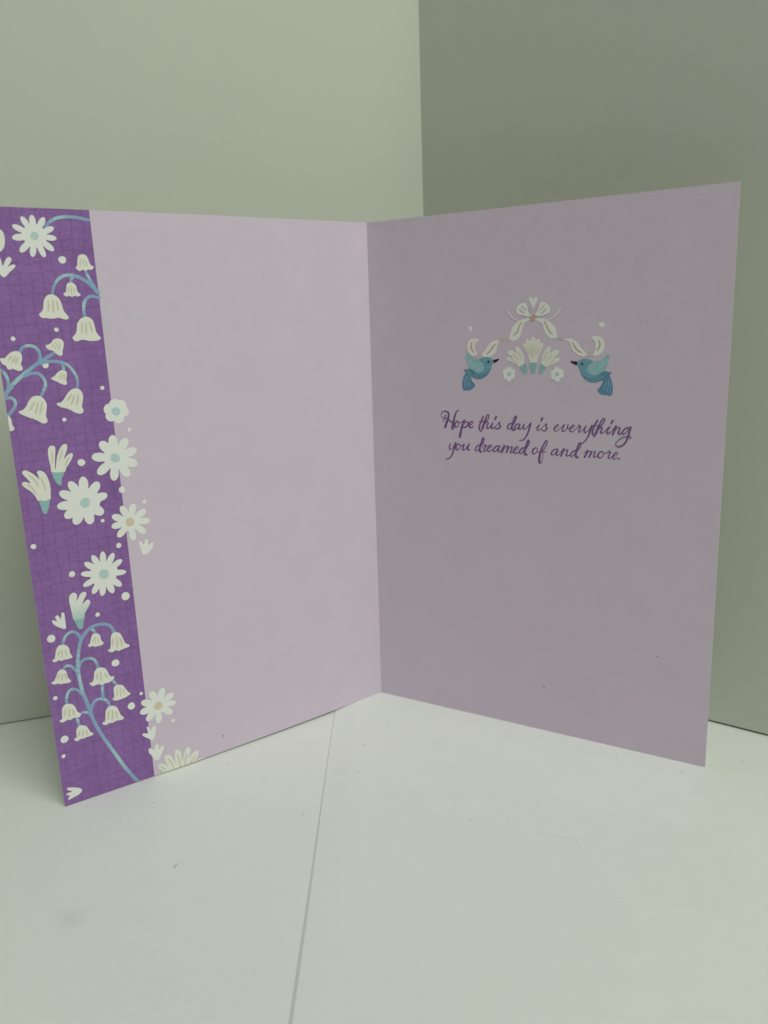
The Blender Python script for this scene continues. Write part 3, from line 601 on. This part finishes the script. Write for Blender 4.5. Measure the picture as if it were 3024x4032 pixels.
BIRDS=[[('poly','tailblue',[(38.38,126.75),(37.59,126.4),(36.78,124.8),(36.41,123.02),(36.56,121.6),(37.04,120.56),(37.74,120.8),(38.53,120.63),
 (39.33,120.91),(40.31,121.28),(41.3,122.44),(40.52,123.4),(39.84,124.46),(39.56,125.7)],0.0),('poly','teal',[(42.71,130.94),(43.67,131.54),
 (45.02,131.87),(46.36,131.68),(47.31,131.16),(47.97,130.55),(47.88,129.86),(47.3,129.18),(47.02,128.14),(46.54,126.93),(45.77,125.88),(44.42,125.0),
 (42.87,124.56),(41.31,124.64),(40.14,125.17),(38.97,125.87),(37.99,126.58),(37.5,127.02),(37.05,127.81),(38.0,127.72),(39.18,128.07),(40.55,128.33),
 (41.73,129.38)],0.0),('poly','deep',[(37.5,127.02),(37.05,127.81),(38.0,127.72),(39.18,128.07),(40.35,127.63),(41.32,126.67),(42.49,126.14),
 (44.04,126.23),(45.39,126.93),(47.02,128.05),(46.54,126.93),(45.77,125.88),(44.42,125.0),(42.87,124.56),(41.31,124.64),(40.14,125.17),(38.97,125.87),
 (37.99,126.58)],0.0),('line','sky',[(38.08,125.87),(37.37,123.92),(37.45,121.78)],0.262),('line','sky',[(38.61,125.69),(38.06,123.74),
 (38.34,121.61)],0.261),('line','sky',[(39.06,125.52),(38.99,123.75),(39.49,121.98)],0.261),('line','teal',[(38.58,126.93),(39.17,126.4),
 (39.75,125.87)],0.485),('line','teal',[(41.13,126.23),(41.71,125.52),(42.48,125.17)],0.407),('line','teal',[(42.88,125.7),(43.65,125.53),
 (44.42,125.88)],0.406),('line','teal',[(44.81,126.23),(45.39,126.58),(45.97,127.27)],0.367),('line','sky',[(45.2,128.67),(45.97,128.49),
 (46.35,128.83)],0.292),('line','sky',[(44.44,130.75),(45.02,131.01),(45.69,131.0)],0.292),('poly','wing',[(38.34,133.42),(39.21,132.54),
 (40.38,131.48),(41.93,130.94),(43.28,130.41),(44.24,129.54),(44.62,128.49),(44.43,127.45),(43.46,126.84),(42.3,126.67),(41.13,127.02),(40.16,127.81),
 (39.18,128.16),(38.8,129.39),(38.32,130.8),(37.94,132.38)],0.0),('line','winglight',[(39.01,131.14),(39.49,129.91),(40.27,129.21)],0.259),
 ('line','winglight',[(39.98,130.79),(40.27,129.74),(41.14,128.51)],0.259),('line','winglight',[(41.15,130.25),(41.34,129.03),(42.01,127.98)],0.258),
 ('line','winglight',[(42.31,129.9),(42.5,128.85),(42.88,127.45)],0.257),('line','winglight',[(43.28,129.72),(43.76,128.85),(43.85,127.63)],0.257),
 ('line','winglight',[(38.43,132.55),(38.81,131.49),(39.4,130.62)],0.222),('poly','beak',[(47.97,130.81),(48.82,130.98),(49.86,131.22),(49.95,130.88),
 (49.2,130.37),(48.25,129.9)],0.0),('disc','beak',[(46.16,130.25)],0.345)],[('poly','tailblue',[(85.33,125.39),(84.84,124.45),(84.53,123.44),
 (83.87,122.24),(83.11,121.47),(83.75,120.37),(84.8,119.87),(86.01,119.8),(87.22,119.65),(87.72,120.08),(87.92,121.77),(87.7,123.46),(87.23,124.8),
 (86.69,125.81)],0.0),('poly','teal',[(76.23,129.81),(77.01,130.4),(78.06,130.9),(79.29,131.01),(80.52,130.63),(81.49,129.94),(81.96,128.51),
 (83.21,127.32),(84.43,126.99),(85.45,127.19),(86.32,126.82),(87.25,126.9),(87.1,126.31),(86.52,125.81),(85.68,125.13),(84.84,124.45),(83.65,123.94),
 (82.09,123.59),(80.69,123.75),(79.27,124.43),(78.18,125.62),(77.44,126.99),(76.88,128.36),(76.42,129.04)],0.0),('poly','deep',[(77.54,126.82),
 (78.35,126.14),(79.78,125.29),(81.54,124.95),(83.09,125.46),(84.43,126.82),(85.45,127.19),(86.32,126.82),(87.25,126.9),(87.1,126.31),(86.52,125.81),
 (85.68,125.13),(84.84,124.45),(83.65,123.94),(82.09,123.59),(80.69,123.75),(79.27,124.43),(78.18,125.62)],0.0),('line','sky',[(85.87,124.46),
 (85.58,122.77),(84.93,121.23)],0.238),('line','sky',[(86.56,124.46),(86.44,122.6),(85.9,120.73)],0.238),('line','sky',[(87.16,124.3),(87.34,122.44),
 (87.1,120.58)],0.237),('line','teal',[(79.43,125.11),(80.14,124.61),(80.85,124.44)],0.381),('line','teal',[(81.2,124.35),(82.08,124.27),
 (82.94,124.62)],0.38),('line','teal',[(83.28,124.79),(84.13,125.13),(85.15,125.81)],0.446),('line','sky',[(78.68,127.16),(79.21,126.82),
 (79.73,126.99)],0.277),('line','sky',[(79.13,130.21),(79.83,130.21),(80.36,129.87)],0.276),('poly','wing',[(86.41,132.16),(85.82,132.0),
 (84.99,131.17),(83.82,130.35),(82.44,130.02),(81.06,129.69),(80.04,128.86),(79.57,127.84),(79.83,126.82),(80.81,126.05),(82.04,125.8),(83.24,126.14),
 (84.26,126.82),(85.28,127.24),(85.76,128.49),(86.22,130.0),(86.49,131.33)],0.0),('line','winglight',[(85.85,131.0),(85.38,129.67),(84.38,128.5)],
 0.236),('line','winglight',[(84.85,130.34),(84.2,128.84),(83.55,127.66)],0.237),('line','winglight',[(83.49,129.51),(83.19,128.17),(82.7,126.82)],
 0.238),('line','winglight',[(82.12,129.01),(81.81,127.83),(82.01,126.65)],0.239),('line','winglight',[(80.91,128.85),(80.59,127.84),(80.96,126.82)],
 0.24),('poly','beak',[(76.35,130.03),(75.42,130.16),(74.44,130.33),(74.35,130.08),(75.08,129.56),(76.3,129.08)],0.0),('disc','beak',[(78.06,129.37)],
 0.346)]]
WORDS=[[([(29.86,112.2),(29.9,111.64),(29.39,111.18),(28.64,111.27),(28.22,111.82),(28.29,112.61),(28.92,113.25),(29.93,113.43),(30.8,113.12),
 (31.16,112.35),(30.89,111.0),(30.37,109.64),(29.72,107.93)],0.284,0.667),([(29.25,109.67),(28.95,110.04),(29.26,110.62),(30.14,110.87),
 (31.13,110.45),(32.0,109.91),(32.74,109.37)],0.333,0.424),([(35.06,113.78),(34.27,113.54),(33.64,112.3),(33.25,110.95),(32.86,109.38),
 (32.59,107.58)],0.303,0.709),([(34.48,110.14),(33.68,109.4),(33.47,108.39),(34.01,108.03),(34.75,108.43),(35.06,109.34),(34.48,110.14)],0.398,0.398),
 ([(34.84,109.55),(35.83,109.74),(36.93,110.39)],0.258,0.303),([(37.23,110.51),(36.68,109.5),(36.18,108.15),(35.79,106.57),(35.36,104.76)],
 0.465,0.612),([(36.23,108.26),(36.92,109.28),(37.9,109.98),(38.56,109.82),(38.38,108.89),(37.65,108.2),(36.79,108.06)],0.327,0.374),([(38.97,108.86),
 (39.84,109.22),(40.45,109.88),(39.97,110.22),(39.29,109.76),(38.97,108.91),(39.15,108.25),(39.83,108.09),(40.44,108.47)],0.325,0.393)],
 [([(44.17,111.97),(43.57,110.59),(42.97,109.26),(42.72,107.93),(43.08,107.17),(43.6,107.01)],0.41,0.413),([(42.61,110.08),(43.69,110.33),
 (45.07,110.42)],0.275,0.273),([(46.3,112.46),(45.87,112.64),(45.35,111.95),(44.76,110.41),(43.92,107.93)],0.317,0.619),([(46.25,112.54),
 (46.25,111.87),(45.59,110.65),(44.68,109.64)],0.294,0.251),([(44.28,108.64),(45.11,109.81),(45.82,110.11),(45.99,109.62),(45.51,108.46),
 (45.82,107.99),(46.65,108.46)],0.274,0.386),([(46.53,108.32),(47.71,110.06),(47.24,108.85),(47.12,108.3),(47.59,108.05),(48.29,108.45)],0.273,0.43),
 ([(48.95,112.05),(48.53,111.22)],0.494,0.45),([(48.18,108.29),(49.11,109.19),(50.32,110.36),(50.09,109.81),(50.37,108.95),(49.98,108.18),
 (49.23,107.98),(48.6,108.31)],0.249,0.407),([(49.93,108.22),(51.02,109.08)],0.293,0.224)],[([(54.93,109.97),(53.93,109.93),(53.1,108.94),
 (53.11,108.18),(53.68,108.09),(54.48,108.88),(54.98,109.86)],0.355,0.31),([(56.29,112.25),(55.83,112.41),(55.23,110.94),(54.71,109.42),
 (54.58,108.12),(55.36,107.68)],0.396,0.533),([(56.24,112.3),(56.2,111.65),(55.62,110.42),(54.94,109.47)],0.286,0.244),([(55.24,107.67),
 (55.81,108.28)],0.244,0.244),([(57.35,109.83),(56.44,109.8),(55.63,108.91),(55.63,108.23),(56.31,108.25),(56.99,109.07),(57.48,109.94),(57.1,108.86),
 (57.11,108.17),(57.86,108.24)],0.352,0.396),([(57.86,108.24),(58.97,109.94),(58.64,108.91),(58.76,108.23),(59.44,108.36),(60.33,109.29),
 (61.1,110.16)],0.286,0.37),([(61.21,110.16),(60.82,108.77),(60.28,107.04),(59.5,105.51),(58.5,104.55),(57.32,104.45)],0.479,0.266)],
 [([(63.12,108.83),(64.28,110.01),(63.78,109.1),(63.46,108.35),(63.79,107.92),(64.6,108.5)],0.195,0.389),([(65.22,112.04),(64.83,111.21)],0.472,0.43),
 ([(64.56,108.35),(65.43,109.16),(66.69,110.3),(66.46,109.41),(66.71,108.78),(66.37,108.03),(65.56,107.9),(64.96,108.24)],0.238,0.389),
 ([(66.37,108.14),(67.25,108.84)],0.28,0.214)],[([(69.32,108.73),(70.33,109.28),(70.79,109.82),(70.36,110.04),(69.61,109.51),(69.19,108.66),
 (69.49,108.0),(70.24,108.07),(71.14,108.69)],0.298,0.297),([(71.14,108.69),(72.04,109.7),(72.61,110.17),(72.26,109.18),(71.96,108.34),(72.39,107.92),
 (73.28,108.59),(73.69,109.65),(73.89,110.21)],0.275,0.357),([(73.89,110.21),(73.69,109.44),(74.02,108.83),(74.61,108.95)],0.252,0.21),
 ([(74.55,108.81),(75.56,109.4),(76.01,109.89),(75.58,110.12),(74.86,109.48),(74.47,108.64),(74.85,107.9),(75.63,108.16),(76.45,108.91)],0.294,0.292),
 ([(76.45,108.91),(77.24,109.73),(77.58,110.33),(77.51,109.78),(78.12,109.69),(77.61,108.96),(77.39,108.22),(77.82,107.91),(78.56,108.62)],
 0.271,0.311),([(78.56,108.62),(79.44,109.43),(79.83,110.16),(79.38,109.02),(79.16,108.08),(79.68,107.88),(80.6,108.65),(81.5,109.95)],0.27,0.369),
 ([(81.64,110.06),(81.22,108.67),(80.64,107.01),(79.84,105.53),(78.86,104.45),(78.09,104.27)],0.472,0.209),([(83.4,111.88),(82.65,110.56),
 (82.07,109.11),(81.86,107.88),(82.19,107.07),(82.75,106.82)],0.366,0.37),([(81.7,110.02),(82.62,110.19),(83.75,110.23)],0.246,0.245),
 ([(85.62,112.27),(85.25,112.5),(84.67,111.64),(83.86,109.99),(82.94,107.67)],0.283,0.574),([(85.58,112.43),(85.6,111.67),(84.9,110.53),
 (83.77,109.38)],0.263,0.224),([(83.29,108.3),(84.08,109.35),(84.72,109.71),(84.94,109.31),(84.46,108.28),(84.77,107.86),(85.58,108.26)],0.246,0.345),
 ([(85.54,108.18),(86.52,109.37),(87.41,110.01),(86.86,109.28),(86.45,108.21),(86.77,107.74),(87.66,108.34)],0.244,0.363),([(88.2,111.88),
 (87.78,111.09)],0.441,0.402),([(87.66,108.34),(88.53,109.44),(89.31,110.21)],0.222,0.281),([(89.27,110.21),(88.88,109.15),(88.35,107.67)],
 0.401,0.444),([(88.57,108.09),(89.34,109.33),(90.22,109.9),(90.47,109.45),(90.09,108.29),(90.39,107.77),(91.07,108.18)],0.242,0.36),([(93.19,109.84),
 (92.31,109.67),(91.45,108.74),(91.29,108.03),(91.78,107.83),(92.55,108.48),(93.34,109.61)],0.337,0.297),([(93.81,110.02),(93.47,108.71),
 (93.13,107.1),(92.49,105.46),(91.54,104.31),(90.35,103.78),(89.5,104.07),(89.36,104.78),(90.05,105.76),(91.22,106.62),(92.4,107.03),(93.38,107.11),
 (94.03,106.65)],0.435,0.258)],[([(30.93,101.13),(31.9,102.24),(31.31,101.19),(31.37,100.15),(32.05,100.18),(32.94,101.27),(33.7,102.39)],
 0.239,0.427),([(33.7,102.43),(33.18,100.82),(32.61,98.98),(31.59,97.32),(30.57,96.65),(29.76,96.72)],0.522,0.29),([(34.94,102.2),(34.14,101.78),
 (33.78,100.74),(34.12,100.12),(34.92,100.34),(35.54,101.27),(35.43,102.06),(34.94,102.2)],0.402,0.402),([(35.37,101.56),(36.07,101.64),
 (36.91,102.13)],0.26,0.282),([(36.96,102.13),(36.53,101.09),(36.47,100.3),(37.09,100.2),(38.0,101.28),(38.87,102.44),(38.37,101.29),(38.32,100.39),
 (39.05,100.27)],0.423,0.422)],[([(42.98,102.18),(42.02,101.91),(41.24,100.87),(41.28,100.2),(41.87,100.2),(42.74,101.16),(43.27,102.15)],0.37,0.324),
 ([(44.45,104.46),(44.07,104.58),(43.35,102.64),(42.86,101.06),(42.83,100.05),(43.5,99.82)],0.414,0.556),([(44.43,104.55),(44.45,103.91),
 (44.07,102.85),(43.27,101.63)],0.299,0.254),([(43.77,101.06),(44.49,101.98),(44.83,102.64),(44.76,102.04),(45.38,102.04),(44.78,101.15),
 (44.39,100.24),(44.87,100.11),(45.68,100.7)],0.301,0.345),([(45.8,101.04),(46.87,101.56),(47.39,102.11),(46.8,102.35),(46.09,101.65),(45.75,100.75),
 (46.28,100.09),(47.35,100.65)],0.322,0.344),([(47.27,100.56),(48.05,101.04)],0.275,0.274),([(50.05,102.17),(48.93,102.01),(47.98,100.97),
 (47.98,100.28),(48.57,100.22),(49.63,101.27),(50.29,102.22),(49.75,100.94),(49.73,100.26),(50.52,100.37)],0.363,0.386),([(50.48,100.32),
 (51.92,102.41)],0.25,0.293),([(51.92,102.41),(51.5,101.47),(51.09,100.08)],0.406,0.476),([(51.34,100.54),(52.27,101.79),(53.08,102.31),
 (53.27,101.88),(52.74,100.17)],0.272,0.452),([(52.97,100.73),(53.89,101.87),(54.63,102.18),(54.68,101.62),(54.15,100.39),(54.61,100.07),
 (55.51,100.74)],0.271,0.381),([(55.39,100.85),(56.54,101.45),(57.04,102.01),(56.46,102.25),(55.67,101.56),(55.28,100.67),(55.74,100.01),
 (56.89,100.35)],0.314,0.335),([(56.82,100.26),(57.5,100.78)],0.268,0.267),([(59.19,102.05),(58.18,101.68),(57.39,100.77),(57.48,100.1),
 (58.05,100.13),(58.86,101.06),(59.47,102.02)],0.354,0.309),([(60.78,104.36),(60.37,104.52),(59.67,102.51),(59.2,100.97),(59.19,99.99),(59.96,99.73)],
 0.395,0.531),([(60.73,104.49),(60.78,103.74),(60.32,102.69),(59.49,101.46)],0.285,0.243)],[([(63.13,102.17),(62.35,101.77),(61.89,100.78),
 (62.12,100.12),(62.81,100.18),(63.49,101.07),(63.6,101.83),(63.13,102.17)],0.372,0.372),([(63.32,100.83),(64.1,100.78),(64.87,101.01)],0.263,0.262),
 ([(66.9,104.46),(66.52,104.69),(65.84,103.45),(65.08,101.92),(64.55,100.18),(64.28,98.44),(64.48,97.22)],0.324,0.57),([(66.88,104.56),(66.89,103.78),
 (66.23,102.4),(65.27,101.18)],0.28,0.239),([(64.43,97.24),(65.07,97.45),(65.48,98.72),(65.57,100.23),(65.43,100.95)],0.285,0.283),([(64.65,100.79),
 (65.43,100.95),(66.46,101.03)],0.262,0.26)],[([(70.51,102.08),(69.52,101.92),(68.55,101.03),(68.41,100.27),(68.96,100.07),(69.92,100.99),
 (70.6,102.02),(70.19,100.68),(70.18,100.02),(70.89,100.19)],0.343,0.365),([(70.85,100.14),(71.7,101.29),(72.67,102.33)],0.236,0.277),
 ([(72.67,102.33),(72.23,101.42),(71.74,99.96)],0.404,0.471),([(71.89,100.41),(72.73,101.61),(73.68,102.02),(73.86,101.61),(73.44,100.32),
 (73.83,99.98),(74.68,100.45)],0.257,0.361),([(76.56,101.95),(75.66,101.59),(74.93,100.61),(74.94,99.96),(75.48,99.96),(76.31,100.89),(76.75,101.81)],
 0.337,0.295),([(78.09,104.38),(77.67,104.3),(77.04,102.5),(76.62,101.01),(76.63,99.96),(77.33,99.66)],0.376,0.506),([(78.09,104.46),(78.23,103.91),
 (77.85,102.91),(76.87,101.44)],0.272,0.232)],[([(79.17,101.2),(80.41,102.1)],0.209,0.271),([(80.41,102.1),(79.99,100.97),(79.54,99.95)],0.395,0.439),
 ([(79.8,100.3),(80.67,101.59),(81.39,101.98),(81.57,101.51),(81.02,100.03)],0.251,0.417),([(81.28,100.48),(82.12,101.56),(82.78,101.94),
 (82.83,101.33),(82.39,100.27),(82.89,100.04),(83.66,100.64)],0.25,0.351),([(85.14,102.0),(84.33,101.71),(83.82,100.76),(84.05,100.02),(84.79,99.96),
 (85.48,100.84),(85.56,101.63),(85.14,102.0)],0.349,0.349),([(85.47,101.32),(86.18,101.45),(86.74,101.77)],0.226,0.225),([(86.55,101.47),
 (87.04,102.05),(87.41,102.46),(87.29,101.86),(87.9,101.87),(87.41,101.15),(87.11,100.21),(87.61,100.01),(88.52,100.75)],0.266,0.305),
 ([(88.52,100.55),(89.6,101.06),(90.12,101.66),(89.61,101.98),(88.83,101.22),(88.53,100.28),(88.95,99.77),(89.93,100.19)],0.285,0.304),([(90.5,100.0),
 (90.6,100.0)],0.547,0.547)]]
SCRATCHES=[('L',[(84.52,98.57),(83.27,99.19),(82.41,98.25),(81.05,97.48)],0.237),('L',[(80.1,98.88),(78.87,99.1),(77.89,98.39),(77.43,97.26)],0.241),
 ('L',[(73.43,98.54),(72.69,97.61),(72.85,95.9)],0.369),('L',[(89.99,96.21),(89.42,96.51)],0.311),('L',[(3.43,64.12),(3.48,62.72)],0.433),
 ('L',[(87.09,100.15),(86.04,99.04),(85.41,97.5)],0.195)]
SPECKS=[('L',67.71,5.93,0.428),('R',104.55,35.68,0.335),('R',66.99,17.0,0.381)]
SCUFFS=[('left',[(-72.18,-68.91),(-71.28,-68.67),(-70.25,-68.84)],0.206),('left',[(-55.73,-99.16),(-55.52,-98.14),(-55.2,-97.53)],0.503),
 ('left',[(-54.08,-97.15),(-53.81,-96.84)],0.435),('left',[(-22.98,-74.95),(-22.65,-75.72),(-22.22,-76.73)],0.237),('left',[(-47.19,-83.89),
 (-46.93,-84.02)],0.383),('left',[(-51.81,-47.86),(-51.0,-48.36)],0.266),('left',[(-51.38,-59.77),(-50.34,-60.66)],0.169),('right',[(98.38,-57.66),
 (98.36,-59.11),(98.3,-61.1)],0.566),('right',[(20.19,-38.92),(21.59,-40.96),(22.98,-42.97),(23.86,-43.01)],0.268),('right',[(19.86,-38.23),
 (22.09,-39.99),(23.63,-41.05)],0.179),('right',[(48.06,-71.74),(49.65,-74.74),(50.96,-77.66)],0.195),('right',[(80.71,-46.65),(80.54,-48.53),
 (79.79,-53.09)],0.153),('right',[(89.21,-49.66),(88.67,-51.93),(88.13,-53.42)],0.167),('right',[(43.76,-87.37),(47.97,-88.4),(52.7,-90.22),
 (56.83,-91.77),(57.13,-93.62),(58.61,-95.79),(60.27,-97.61),(61.75,-98.69)],0.233),('right',[(124.03,-51.69),(124.33,-52.16)],0.491),
 ('right',[(119.87,-54.39),(120.56,-54.71)],0.365),('right',[(2.55,-26.66),(3.2,-26.14)],0.375),('right',[(-6.03,-39.3),(-5.09,-38.34)],0.45),
 ('right',[(-6.51,-55.97),(-5.68,-55.56)],0.338),('right',[(27.52,-81.74),(28.57,-81.78)],0.226),('right',[(5.25,-93.74),(5.68,-93.53)],0.432),
 ('right',[(80.6,-68.95),(80.8,-69.09)],0.311),('right',[(45.24,-82.78),(45.5,-83.03)],0.297),('right',[(-16.5,-39.68),(-16.21,-39.86)],0.451),
 ('right',[(14.04,-34.42),(14.67,-34.79)],0.273),('right',[(60.49,-115.67),(64.85,-115.59)],0.159),('right',[(1.86,-44.35),(3.45,-45.05)],0.176),
 ('right',[(115.37,-72.01),(115.71,-72.28)],0.227)]

# purple band with its inner border at 93 mm
b = Motif('L'); b.face([(92.75, 0), (CW, 0), (CW, CH), (92.75 + .25, CH), (92.75+.1, CH*.6)], 'band', .02); b.build('printed_band', 'purple crosshatched band')
for side, u, v, r in DOTS:
    d = Motif(side); d.disc((u, v), r, 'ink', .03); d.build('printed_dot')
for spray in SPRAYS:
    s_ = Motif('L')
    for i, (pts, w0, w1) in enumerate(spray): s_.line(pts, w0, w1, 'stem', .036 + .003 * (i % 3) - .0005 * i + .001, k=5)
    s_.build('printed_stem')
for outline, stripes, sw in BELLS:
    q = Motif('L'); q.poly(outline, 'bell', .09)
    for i, st in enumerate(stripes):
        (x0, y0), (x1, y1) = st; mx, my = (x0 + x1) / 2 + (y1 - y0) * .03, (y0 + y1) / 2
        q.line([(x0, y0), (mx, my), (x1, y1)], sw, sw * 1.15, 'cream', .105 + .001 * i, k=4, taper=.55)
    q.build('printed_bell')
def petal(t, h, stub=False):                              # half width along a petal: slim foot, fullest at two thirds, rounded tip
    if stub: return h * (.8 if t < .62 else .86 * math.sqrt(max(0, 1 - ((t - .62) / .38) ** 2)))
    if t <= .66: return h * (.55 + .45 * max(t, 0) / .66)
    return h * math.sqrt(max(0, 1 - ((t - .66) / .34) ** 2.3))
def daisy(side, c, r, col, core, hw, tips):
    q = Motif(side); n = 264; pts = []
    P = []
    for t in tips:
        d = math.dist(c, t); P.append((math.atan2(t[1] - c[1], t[0] - c[0]), d, hw * random.uniform(1.0, 1.15)))
    for i in range(n):
        a = 2 * math.pi * i / n; best = 0
        for ang, d, h in P:
            da = (a - ang + math.pi) % (2 * math.pi) - math.pi
            if abs(da) > 1.3: continue
            x, y = math.cos(da), abs(math.sin(da)); lo, hi = 0, d
            # widest reach of the ray that is still inside the petal (a drop: narrow at the middle, round at the tip)
            for s in range(40, 0, -1):
                rr = d * s / 40; px, py = rr * x, rr * y
                inside = py < petal(px / d, h, len(tips) == 6)
                if inside:
                    lo, hi = rr, min(d, rr + d / 40)
                    for _ in range(6):
                        md = (lo + hi) / 2; px, py = md * x, md * y
                        ins = py < petal(px / d, h, len(tips) == 6)
                        if ins: lo = md
                        else: hi = md
                    best = max(best, lo); break
        rad = max(best, core * (1 + .04 * math.sin(5 * a)))
        pts.append((c[0] + rad * math.cos(a), c[1] + rad * math.sin(a)))
    for i in range(n): q.face([c, pts[i], pts[(i + 1) % n]], 'ink', .07)
    q.disc(c, r, col, .10); return q
for a in DAISIES: daisy(*a).build('printed_daisy')
for k, (side, outline, base, stripes, sw) in enumerate(TULIPS):
    q = Motif(side)
    if base and not stripes:                 # this one fades to turquoise at its foot
        P = spline(outline, True); lo = min(p[1] for p in P); hi = max(p[1] for p in P)
        q.face(P, 'fade', .075, [(p[1] - lo) / (hi - lo) for p in P])
    else: q.poly(outline, 'bell' if stripes else 'ink', .075)
    if base: q.poly(base, 'turq', .10, k=4)
    for i, st in enumerate(stripes): q.line(st if len(st) > 2 else [st[0], ((st[0][0] + st[1][0]) / 2, (st[0][1] + st[1][1]) / 2), st[1]], sw, sw, 'cream', .09 + .0008 * i, k=4, taper=.5)
    q.build('printed_tulip')
def art(q, items, base):
    for i, (kind, col, pts, w) in enumerate(items):
        o = base + .004 * i
        if kind == 'poly': q.poly(pts, col, o)
        elif kind == 'disc': q.disc(pts[0], w, col, o + .003)
        else: q.line(pts, w, w * .95, col, o, k=4, taper=.35 if col != 'faint' else None)
q = Motif('R'); q.poly(HEART, 'ink', .06); q.build('printed_heart')
q = Motif('R'); art(q, RIBBON, .03); q.build('printed_ribbon')
q = Motif('R'); art(q, BOW, .10); q.build('printed_bow')
for bird in BIRDS:
    q = Motif('R'); art(q, bird, .05); q.build('printed_bird')
for word in WORDS:
    q = Motif('R'); o = .03
    for pts, w0, w1 in word: o = q.line(pts, w0 * 1.07, w1 * 1.07, 'text', o, k=4, pen=.36)
    q.build('printed_word')
for side, pts, w in SCRATCHES:
    q = Motif(side); q.line(pts, w, w * .8, 'scratch', .02, k=3, taper=.5); q.build('scratch_mark')
for side, u, v, r in SPECKS:
    q = Motif(side); q.disc((u, v), r, 'speck', .02, 10); q.build('speck')

# ---------------------------------------------------------------- scuffs on the sheets
def scuff(which, pts, w):
    P = spline(pts, False, 3); V, F = [], []; n = len(P)
    for i in range(n):
        a, b = P[max(i - 1, 0)], P[min(i + 1, n - 1)]; dx, dy = b[0] - a[0], b[1] - a[1]; L = math.hypot(dx, dy) or 1
        h = w / 2 * (.45 + .55 * math.sin(math.pi * (i + .5) / n)) * random.uniform(.7, 1.2)
        for sg in (1, -1):
            x, y = P[i][0] - sg * dy / L * h, P[i][1] + sg * dx / L * h
            V.append((x, y, (low_top(x, y) if which == 'left' else up_top(x, y)) + .03))
    for i in range(n - 1): F.append((2 * i + 1, 2 * i + 3, 2 * i + 2, 2 * i))
    link('scuff_mark', mesh_of('scuff_mark', V, F, [M['hair' if math.dist(pts[0], pts[-1]) > 2.6 else 'scuff']]), low if which == 'left' else up)
for a in SCUFFS: scuff(*a)
